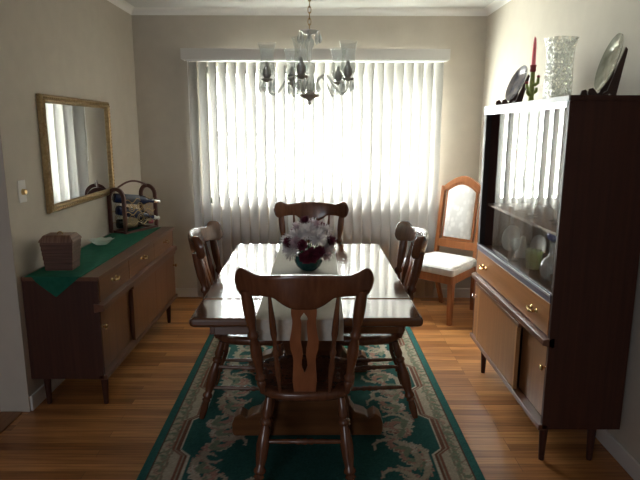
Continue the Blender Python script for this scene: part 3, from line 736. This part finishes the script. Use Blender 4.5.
PL2 = mottled('pewter_plate', (.30, .30, .24), (.50, .49, .42), (20, 20, 20), .22, .6, 0, 3, metal=.5)
plate_on_stand((2.668, -1.60, KZ1), math.radians(4), .107, .38, PL1, 'dark blue grey plate standing on the far end of the cabinet top', 'small dark stand holding the blue grey plate on the cabinet top')
plate_on_stand((2.752, -2.50, KZ1), math.radians(-9), .119, .26, PL2, 'pale silver plate standing at the near end of the cabinet top', 'dark scrolled stand holding the silver plate on the cabinet top')
# cactus candlestick + candle
CAC = mottled('cactus_green', (.26, .32, .07), (.38, .42, .11), (60, 60, 60), .4, .5, .2)
RED = mat('red_glaze', (.30, .03, .03), .35)
cs = thing('candle_holder', 'green cactus shaped candle holder with red cup on the cabinet top', 'candle holder', (2.70, -1.862, KZ1))
m = MB(); m.lathe([(0, .024), (.06, .022), (.10, .014), (.5, .0135), (.9, .012), (1, .012)], (0, 0, 0), (0, 0, .165), 14)
for s, z, h, l in ((-1, .075, .030, .030), (1, .095, .038, .034), (1, .055, .028, .030), (-1, .045, .026, .026)):
    dv = Vector((.55*s, -.75*s, 0)).normalized()
    if z < .07: dv = Vector((.9*s, .3*s, 0)).normalized()
    m.tube([tuple(dv*q+Vector((0, 0, zz))) for q, zz in ((.008, z), (l*.6, z+.002), (l, z+.012), (l*1.05, z+h))], [.008, .009, .009, .007], 10)
m.build('cactus_stem', CAC, cs, ang=60)
m = MB()
for s, z, h, l in ((-1, .075, .030, .030), (1, .095, .038, .034)):
    dv = Vector((.55*s, -.75*s, 0)).normalized(); q = dv*l*1.05; m.ball((q.x, q.y, z+h+.004), .009, 8)
m.build('red_bud', RED, cs)
MB().lathe([(0, .013), (.2, .017), (.5, .015), (1, .018)], (0, 0, .163), (0, 0, .198), 14).build('candle_cup', RED, cs)
o = MB().lathe([(0, .011), (.6, .0095), (.93, .006), (.97, .002), (1, .001)], (0, 0, 0), (0, 0, .145), 14).build('taper_candle', mat('pink_wax', (.95, .30, .36), .45, 0, .4, **{'Subsurface Weight': .2}))
o.location = (2.70, -1.862, KZ1+.198); tag(o, 'tall pink red taper candle in the cactus holder', 'candle')
# textured glass vase
def ice():
    m = thin_glass('ice_glass', (.97, .97, .94), 1.5, .10, .30, 1.2); t = m.node_tree; L = t.links
    tcn = t.nodes.new('ShaderNodeTexCoord'); v = t.nodes.new('ShaderNodeTexVoronoi'); v.inputs['Scale'].default_value = 55; L.new(tcn.outputs['Object'], v.inputs['Vector'])
    b = t.nodes.new('ShaderNodeBump'); b.inputs['Strength'].default_value = 1; b.inputs['Distance'].default_value = .006; L.new(v.outputs['Distance'], b.inputs['Height'])
    v2 = t.nodes.new('ShaderNodeTexVoronoi'); v2.inputs['Scale'].default_value = 70; L.new(tcn.outputs['Object'], v2.inputs['Vector'])
    r2 = t.nodes.new('ShaderNodeMapRange'); r2.inputs[1].default_value = .25; r2.inputs[2].default_value = .75; r2.inputs[3].default_value = .02; r2.inputs[4].default_value = .55; L.new(v2.outputs['Distance'], r2.inputs[0])
    mxn = [x for x in t.nodes if x.type == 'MIX_SHADER' and abs(x.inputs[0].default_value-.30) < .01][0]; L.new(r2.outputs[0], mxn.inputs[0])
    for x in t.nodes:
        if x.type in ('BSDF_GLOSSY', 'FRESNEL'): L.new(b.outputs[0], x.inputs['Normal'])
    return m
m = MB(); R = []
def vr(h, z): return [(x, y, z) for x, y in rrect(h, h, h*.55, 5)]
for h, z in ((.050, 0), (.058, .004), (.058, .10), (.055, .18), (.058, .24), (.070, .287), (.066, .288), (.053, .24), (.050, .18), (.052, .10), (.050, .020), (.002, .018)): R.append(vr(h, z))
m.loft(R); o = m.build('glass_vase', ice()); o.location = (2.700, -2.20, KZ1); o.rotation_euler = (0, 0, .25); o.scale = (.93, .93, .985)
tag(o, 'tall flared textured clear glass vase on the cabinet top', 'vase')

# things inside the cabinet
KF, KS = .790, 1.060
CHINA = mat('white_china', (.70, .72, .70), .2); 
def inner_plate(y, x, r, lab, mt, z=KF, lean=.25):
    p = thing('side_plate', lab, 'plate', (x, y, z), math.radians(20)); a = lean; c = Vector((math.sin(a)*r, 0, math.cos(a)*r)); n_ = Vector((-math.cos(a), 0, math.sin(a)))
    MB().lathe([(0, r*.5), (.25, r*.62), (.9, r*.97), (1, r), (.8, r), (.3, r*.64), (.2, .002)], c-n_*.002, c+n_*.012, 32).build('plate_dish', mt, p, ang=40)
    MB().lathe([(0, r*.80), (1, r*.80)], c+n_*.0085, c+n_*.0095, 32, False).build('rim_band', mat('silver_band', (.45, .47, .48), .3, .6), p)
inner_plate(-1.62, 2.72, .078, 'round white plate leaning behind the glass near the far end of the cabinet', CHINA)
inner_plate(-1.96, 2.76, .060, 'small pale oval plate behind the green glass in the cabinet', mat('grey_china', (.52, .50, .47), .25), KF+.04, .2)
m = MB(); m.lathe([(0, .035), (.1, .040), (.3, .034), (.55, .024), (.8, .016), (.92, .014), (1, .004)], (0, 0, 0), (0, 0, .125), 16)
o = m.build('china_bell', CHINA); o.location = (2.74, -1.79, KF); tag(o, 'small white china bell between the plates in the cabinet', 'bell')
GG = thin_glass('green_yellow_glass', (.62, .66, .34), 1.5, .1, .35)
m = MB(); R = []
for k, (r, z) in enumerate(((.030, 0), (.036, .003), (.040, .05), (.043, .10), (.040, .10), (.036, .05), (.032, .01), (.001, .008))):
    R.append([(r*(1+.04*math.cos(12*a))*math.cos(a), r*(1+.04*math.cos(12*a))*math.sin(a), z) for a in [2*PI*j/48 for j in range(48)]])
m.loft(R); o = m.build('tumbler', GG); o.location = (2.70, -2.07, KF); tag(o, 'ribbed yellow green glass tumbler on the cabinet floor', 'tumbler')
CG = thin_glass('clear_glassware', (.95, .96, .96), 1.5, .03, .24, 1.8)
dc = thing('decanter', 'round clear glass decanter with a blue ball stopper in the cabinet', 'decanter', (2.70, -2.295, KF))
MB().lathe([(0, .030), (.03, .035), (.18, .050), (.33, .054), (.5, .045), (.6, .022), (.7, .014), (.92, .013), (1, .018)], (0, 0, 0), (0, 0, .19), 24).build('flask', CG, dc, ang=60)
MB().ball((0, 0, .222), .032, 16).build('ball_stopper', mat('cobalt_glass', (.02, .03, .32), .1, 0, .6), dc)
def goblet(lab, x, y, z, s, grp, prof=None, cat='glass', name='wine_glass'):
    t = thing(name, lab, cat, (x, y, z), 0, grp)
    MB().lathe([(0, .028*s), (.03, .028*s), (.06, .006*s), (.45, .004*s), (.5, .010*s)], (0, 0, 0), (0, 0, .13*s), 16).build('stem_and_foot', CG, t, ang=60)
    MB().lathe([(0, .006*s), (.15, .022*s), (.45, .030*s), (1, .027*s), (1, .0255*s), (.45, .028*s), (.15, .020*s), (.08, .001)], (0, 0, .064*s), (0, 0, .13*s), 20).build('bowl', CG, t, ang=60)
    return t
g0 = goblet('clear stemmed glass at the end of the shelf row nearest the camera', 2.72, -2.50, KS, 1, 'stemmed glasses on the cabinet shelf')
for k in range(1, 9):
    c = copy_tree(g0); c['label'] = ('second', 'third', 'fourth', 'fifth', 'sixth', 'seventh', 'eighth', 'ninth')[k-1]+' clear stemmed glass along the cabinet shelf, counted from the camera end'
    c.location = (2.70+.05*(k % 2)+.02*math.sin(k), -2.50+.112*k, KS)
goblet('clear stemmed glass standing on the cabinet floor before the white bell', 2.655, -1.90, KF, .95, None)
# dark frame near the decanter
m = MB(); m.prism([(2.66, KF), (2.675, KF), (2.70, KF+.085), (2.69, KF+.085)], 'y', -2.50, -2.41)
tag(m.build('small_frame', EASEL), 'small dark frame leaning beside the decanter in the cabinet', 'frame')

# ---------------------------------------------------------------- flowers on the table
TEALC = mottled('teal_glaze', (.014, .065, .065), (.025, .10, .095), (40, 40, 40), .25, .6)
FC = Vector((1.512, -2.01, .7675))
m = MB(); m.lathe([(0, .040), (.04, .044), (.25, .064), (.55, .076), (.8, .074), (1, .062), (1, .056), (.8, .066), (.55, .068), (.2, .04), (.12, .001)], (0, 0, 0), (0, 0, .088), 32)
o = m.build('flower_bowl', TEALC); o.location = FC; tag(o, 'round teal ceramic bowl holding the bouquet on the runner', 'bowl')
FCC = FC+Vector((0, 0, .150))
SP = []
def bloom(r, npet, w_, curl, droop, mt, ctr):
    m = MB(); ga = PI*(3-math.sqrt(5))
    for i in range(npet):
        zz = 1-(i+.5)/npet*1.15; zz = max(zz, -.2); a = i*ga; rr = math.sqrt(max(0, 1-zz*zz))
        d = Vector((rr*math.cos(a), rr*math.sin(a), zz)); side = d.cross(Vector((0, 0, 1)))
        side = side.normalized() if side.length > .01 else Vector((1, 0, 0))
        L_ = r*random.uniform(.8, 1.08); upv = Vector((0, 0, 1)); b = len(m.v)
        for t, ww in ((.12, .5), (.5, 1), (.85, .8), (1, .15)):
            c = d*L_*t+upv*(curl*t*t*L_)
            m.v += [tuple(c-side*w_*ww), tuple(c+side*w_*ww)]
        for k in range(3): m.f.append((b+2*k, b+2*k+1, b+2*k+3, b+2*k+2))
    me = bpy.data.meshes.new('petals'); me.from_pydata(m.v, [], m.f); me.materials.append(mt); me.polygons.foreach_set('use_smooth', [True]*len(me.polygons)); 
    mc = MB(); mc.ball((0, 0, 0), r*.30, 8)
    b = bpy.data.objects.new('petals', me)
    return b
PW = mat('white_petal', (.88, .84, .85), .6); PP = mat('pale_pink_petal', (.66, .50, .55), .6); PB = mat('burgundy_petal', (.16, .018, .045), .6); LEAFM = mat('leaf_green', (.06, .12, .035), .55)
protos = {}
def add_flower(kind, dr, label, grp, sc=1):
    spec = {'w': (.066, 90, .0042, -.12, PW), 'p': (.050, 60, .0045, .1, PP), 'b': (.037, 90, .0055, .15, PB)}[kind]
    if kind not in protos:
        b = bloom(spec[0], spec[1], spec[2], spec[3], 0, spec[4], None); protos[kind] = b.data
    t = thing('chrysanthemum' if kind != 'p' else 'pink_flower', label, 'flower', FCC+Vector(dr), 0, grp)
    q = Vector((dr[0], dr[1], dr[2]+.05)).normalized(); t.rotation_euler = q.to_track_quat('Z', 'Y').to_euler(); t.scale = (sc,)*3
    b = bpy.data.objects.new('petals', protos[kind]); COL.objects.link(b); b.parent = t
    # stem from the bloom down into the bowl
    M_ = (Matrix.Translation(FCC+Vector(dr)) @ t.rotation_euler.to_matrix().to_4x4() @ Matrix.Scale(sc, 4)).inverted()
    p = M_ @ (FC+Vector((dr[0]*.2, dr[1]*.2, .03))); mid = M_ @ (FCC+Vector((dr[0]*.5, dr[1]*.5, -.04)))
    MB().tube([(0, 0, 0), tuple(mid), tuple(p)], .0022/sc, 6).build('stem', LEAFM, t)
W_G, B_G, P_G = 'white chrysanthemums in the bouquet', 'burgundy chrysanthemums in the bouquet', 'pale pink flowers in the bouquet'
WH = 'white spidery chrysanthemum '
for dr, l in (((-.060, -.045, .030), WH+'facing the camera in the left half of the bouquet'), ((.045, -.055, .035), WH+'facing the camera in the right half of the bouquet'),
              ((0, -.05, .060), WH+'in the middle of the bouquet below the topmost burgundy bloom'), ((.085, -.01, .010), WH+'beside the burgundy bloom on the right edge of the bouquet'),
              ((-.10, .0, .0), WH+'sticking out furthest left in the bouquet'), ((.075, .05, .045), WH+'high on the back right of the bouquet'),
              ((-.05, .055, .05), WH+'high on the back left of the bouquet'), ((.02, .02, .075), WH+'standing at the very top of the bouquet, the palest'),
              ((.095, -.035, -.035), WH+'hanging low over the right rim of the teal bowl'), ((-.085, -.05, -.03), WH+'hanging low over the left rim of the teal bowl')):
    add_flower('w', dr, l, W_G)
BU = 'burgundy chrysanthemum '
for dr, s, l in (((-.018, -.01, .108), 1.0, BU+'at the very top of the bouquet'), ((-.098, -.055, .005), .95, BU+'on the left edge of the bouquet'),
              ((.112, -.04, .010), .95, BU+'on the right edge of the bouquet'), ((.018, -.105, -.045), 1.25, BU+'low in front above the teal bowl, the largest one'),
              ((-.028, -.10, .002), .85, BU+'in the centre of the bouquet above the large low one'), ((-.012, -.098, -.058), 1.0, BU+'touching the bowl rim left of the large low one'),
              ((.055, -.09, -.030), .9, BU+'low in front right of the large low one'), ((.07, .07, .06), 1, BU+'half hidden at the back right of the bouquet'),
              ((-.07, .09, .03), 1, BU+'half hidden at the back left of the bouquet')):
    add_flower('b', dr, l, B_G, s)
for dr, l in (((.035, -.02, .088), 'pale pink flower beside the topmost burgundy bloom, on its right'), ((-.062, -.085, .010), 'pale pink flower between the left edge and the centre burgundy blooms'),
              ((.085, -.075, -.045), 'pale pink flower low at the right of the bowl rim'), ((.11, .03, -.01), 'pale pink flower furthest right behind the burgundy bloom'),
              ((-.055, -.02, .075), 'pale pink flower left of the topmost burgundy bloom')):
    add_flower('p', dr, l, P_G, .8)
m = MB()
for k in range(20):
    a = 2*PI*k/20+random.uniform(-.2, .2); d = Vector((math.cos(a), math.sin(a), random.uniform(-.1, .5))).normalized(); s_ = d.cross(Vector((0, 0, 1))).normalized()
    c0 = FC+Vector((0, 0, .095)); b = len(m.v); L_ = random.uniform(.08, .12)
    for t, ww in ((.2, .3), (.5, 1), (.8, .8), (1, .05)):
        c = c0+d*L_*t+Vector((0, 0, -.02*t*t)); m.v += [tuple(c-s_*.014*ww), tuple(c+s_*.014*ww)]
    for q in range(3): m.f.append((b+2*q, b+2*q+1, b+2*q+3, b+2*q+2))
o = m.build('bouquet_foliage', LEAFM); o['kind'] = 'stuff'; tag(o, 'dark green leaves under the bouquet blooms', 'leaves')

# ---------------------------------------------------------------- chandelier
CHB = mat('pewter_fitting', (.50, .49, .46), .35, .8); CANDLE = mat('candle_sleeve', (.25, .24, .22), .5)
ch = thing('chandelier', 'five arm glass chandelier with hurricane shades hanging over the table', 'chandelier', (1.518, -2.0, 0))
MB().lathe([(0, .01), (.2, .03), (.8, .055), (1, .06)], (0, 0, C2-.045), (0, 0, C2-.0005), 24).build('ceiling_canopy', CHB, ch)
m = MB(); z = 2.008; k = 0
while z < C2-.045:
    pts = [((.008*math.cos(a) if k % 2 else 0), (0 if k % 2 else .008*math.cos(a)), z+.017*math.sin(a)) for a in [2*PI*j/12 for j in range(12)]]
    m.tube(pts, .0024, 6, True); z += .028; k += 1
m.build('hanging_chain', BRASS, ch)
MB().lathe([(0, .003), (.03, .010), (.06, .006), (.09, .020), (.13, .048), (.16, .050), (.19, .020), (.24, .012)], (0, 0, 1.632), (0, 0, 1.95), 24).build('bottom_finial', CHB, ch, ang=60)
MB().lathe([(0, .012), (.08, .026), (.2, .030), (.3, .016), (.36, .028), (.44, .030), (.5, .014), (.7, .013), (.78, .024), (.84, .024), (.9, .012), (1, .010)], (0, 0, 1.70), (0, 0, 1.99), 20).build('glass_column', CRYSTAL, ch, ang=60)
MB().lathe([(0, .010), (.3, .030), (1, .052), (1, .048), (.3, .024), (.1, .002)], (0, 0, 1.972), (0, 0, 1.992), 24).build('crown_dish', CRYSTAL, ch, ang=60)
MB().lathe([(0, .006), (.3, .014), (.6, .014), (1, .006)], (0, 0, 1.965), (0, 0, 2.004), 14).build('chain_loop', CHB, ch)
DR = MB().lathe([(0, .0012), (.25, .006), (.6, .0125), (.85, .008), (1, .001)], (0, 0, 0), (0, 0, -.056), 6)
drop0 = DR.build('crystal_drop', CRYSTAL, ch, smooth=False); first = [True]
def drop(x, y, z, s=1):
    o = drop0 if first[0] else drop0.copy()
    if not first[0]: COL.objects.link(o)
    first[0] = False; o.location = (x, y, z); o.scale = (s,)*3; o.rotation_euler = (0, 0, random.random()*3)
for k in range(8):
    a = 2*PI*k/8; drop(.052*math.cos(a), .052*math.sin(a), 1.985, .95)
for k in range(8):
    a = 2*PI*k/8+.3; drop(.048*math.cos(a), .048*math.sin(a), 1.745, .95)
for k in range(5):
    a = math.radians(188.8+72*k); ca, sa = math.cos(a), math.sin(a); P = lambda r, z: (r*ca, r*sa, z)
    rr = .214
    pts = [P(.030, 1.690), P(.045, 1.745), P(.075, 1.775), P(.105, 1.768), P(.130, 1.735), P(.155, 1.700), P(.178, 1.682), P(.200, 1.692), P(.212, 1.72), P(rr, 1.750)]
    fine = []
    for i in range(len(pts)-1):
        for t in (0, .33, .66):
            p0 = Vector(pts[max(i-1, 0)]); p1 = Vector(pts[i]); p2 = Vector(pts[i+1]); p3 = Vector(pts[min(i+2, len(pts)-1)])
            fine.append(.5*((2*p1)+(-p0+p2)*t+(2*p0-5*p1+4*p2-p3)*t*t+(-p0+3*p1-3*p2+p3)*t**3))
    fine.append(Vector(pts[-1]))
    MB().tube(fine, .0062, 10).build('arm', CRYSTAL if 0 else CHB if 0 else thin_glass('arm_glass', (.78, .78, .75), 1.5, .1, .3, 1.6) if k == 0 else bpy.data.materials['arm_glass'], ch)
    MB().lathe([(0, .008), (.12, .028), (.2, .032), (.28, .014), (.42, .021), (.75, .023), (1, .013)], P(rr, 1.742), P(rr, 1.815), 18).build('socket', CHB, ch)
    MB().lathe([(0, .010), (.8, .010), (1, .004)], P(rr, 1.79), P(rr, 1.842), 12).build('bulb_sleeve', CHB, ch)
    MB().lathe([(0, .024), (.06, .032), (.2, .038), (.42, .034), (.62, .032), (.85, .038), (1, .047), (1, .0455), (.85, .0365), (.62, .0305), (.42, .0325), (.2, .0365), (.06, .0305)], P(rr, 1.772), P(rr, 1.928), 28, False).build('hurricane_shade', SHADEG, ch, ang=60)
    for j in range(6):
        b = 2*PI*j/6; x, y, _ = P(rr, 0); drop(x+.033*math.cos(b), y+.033*math.sin(b), 1.752, 1.05)
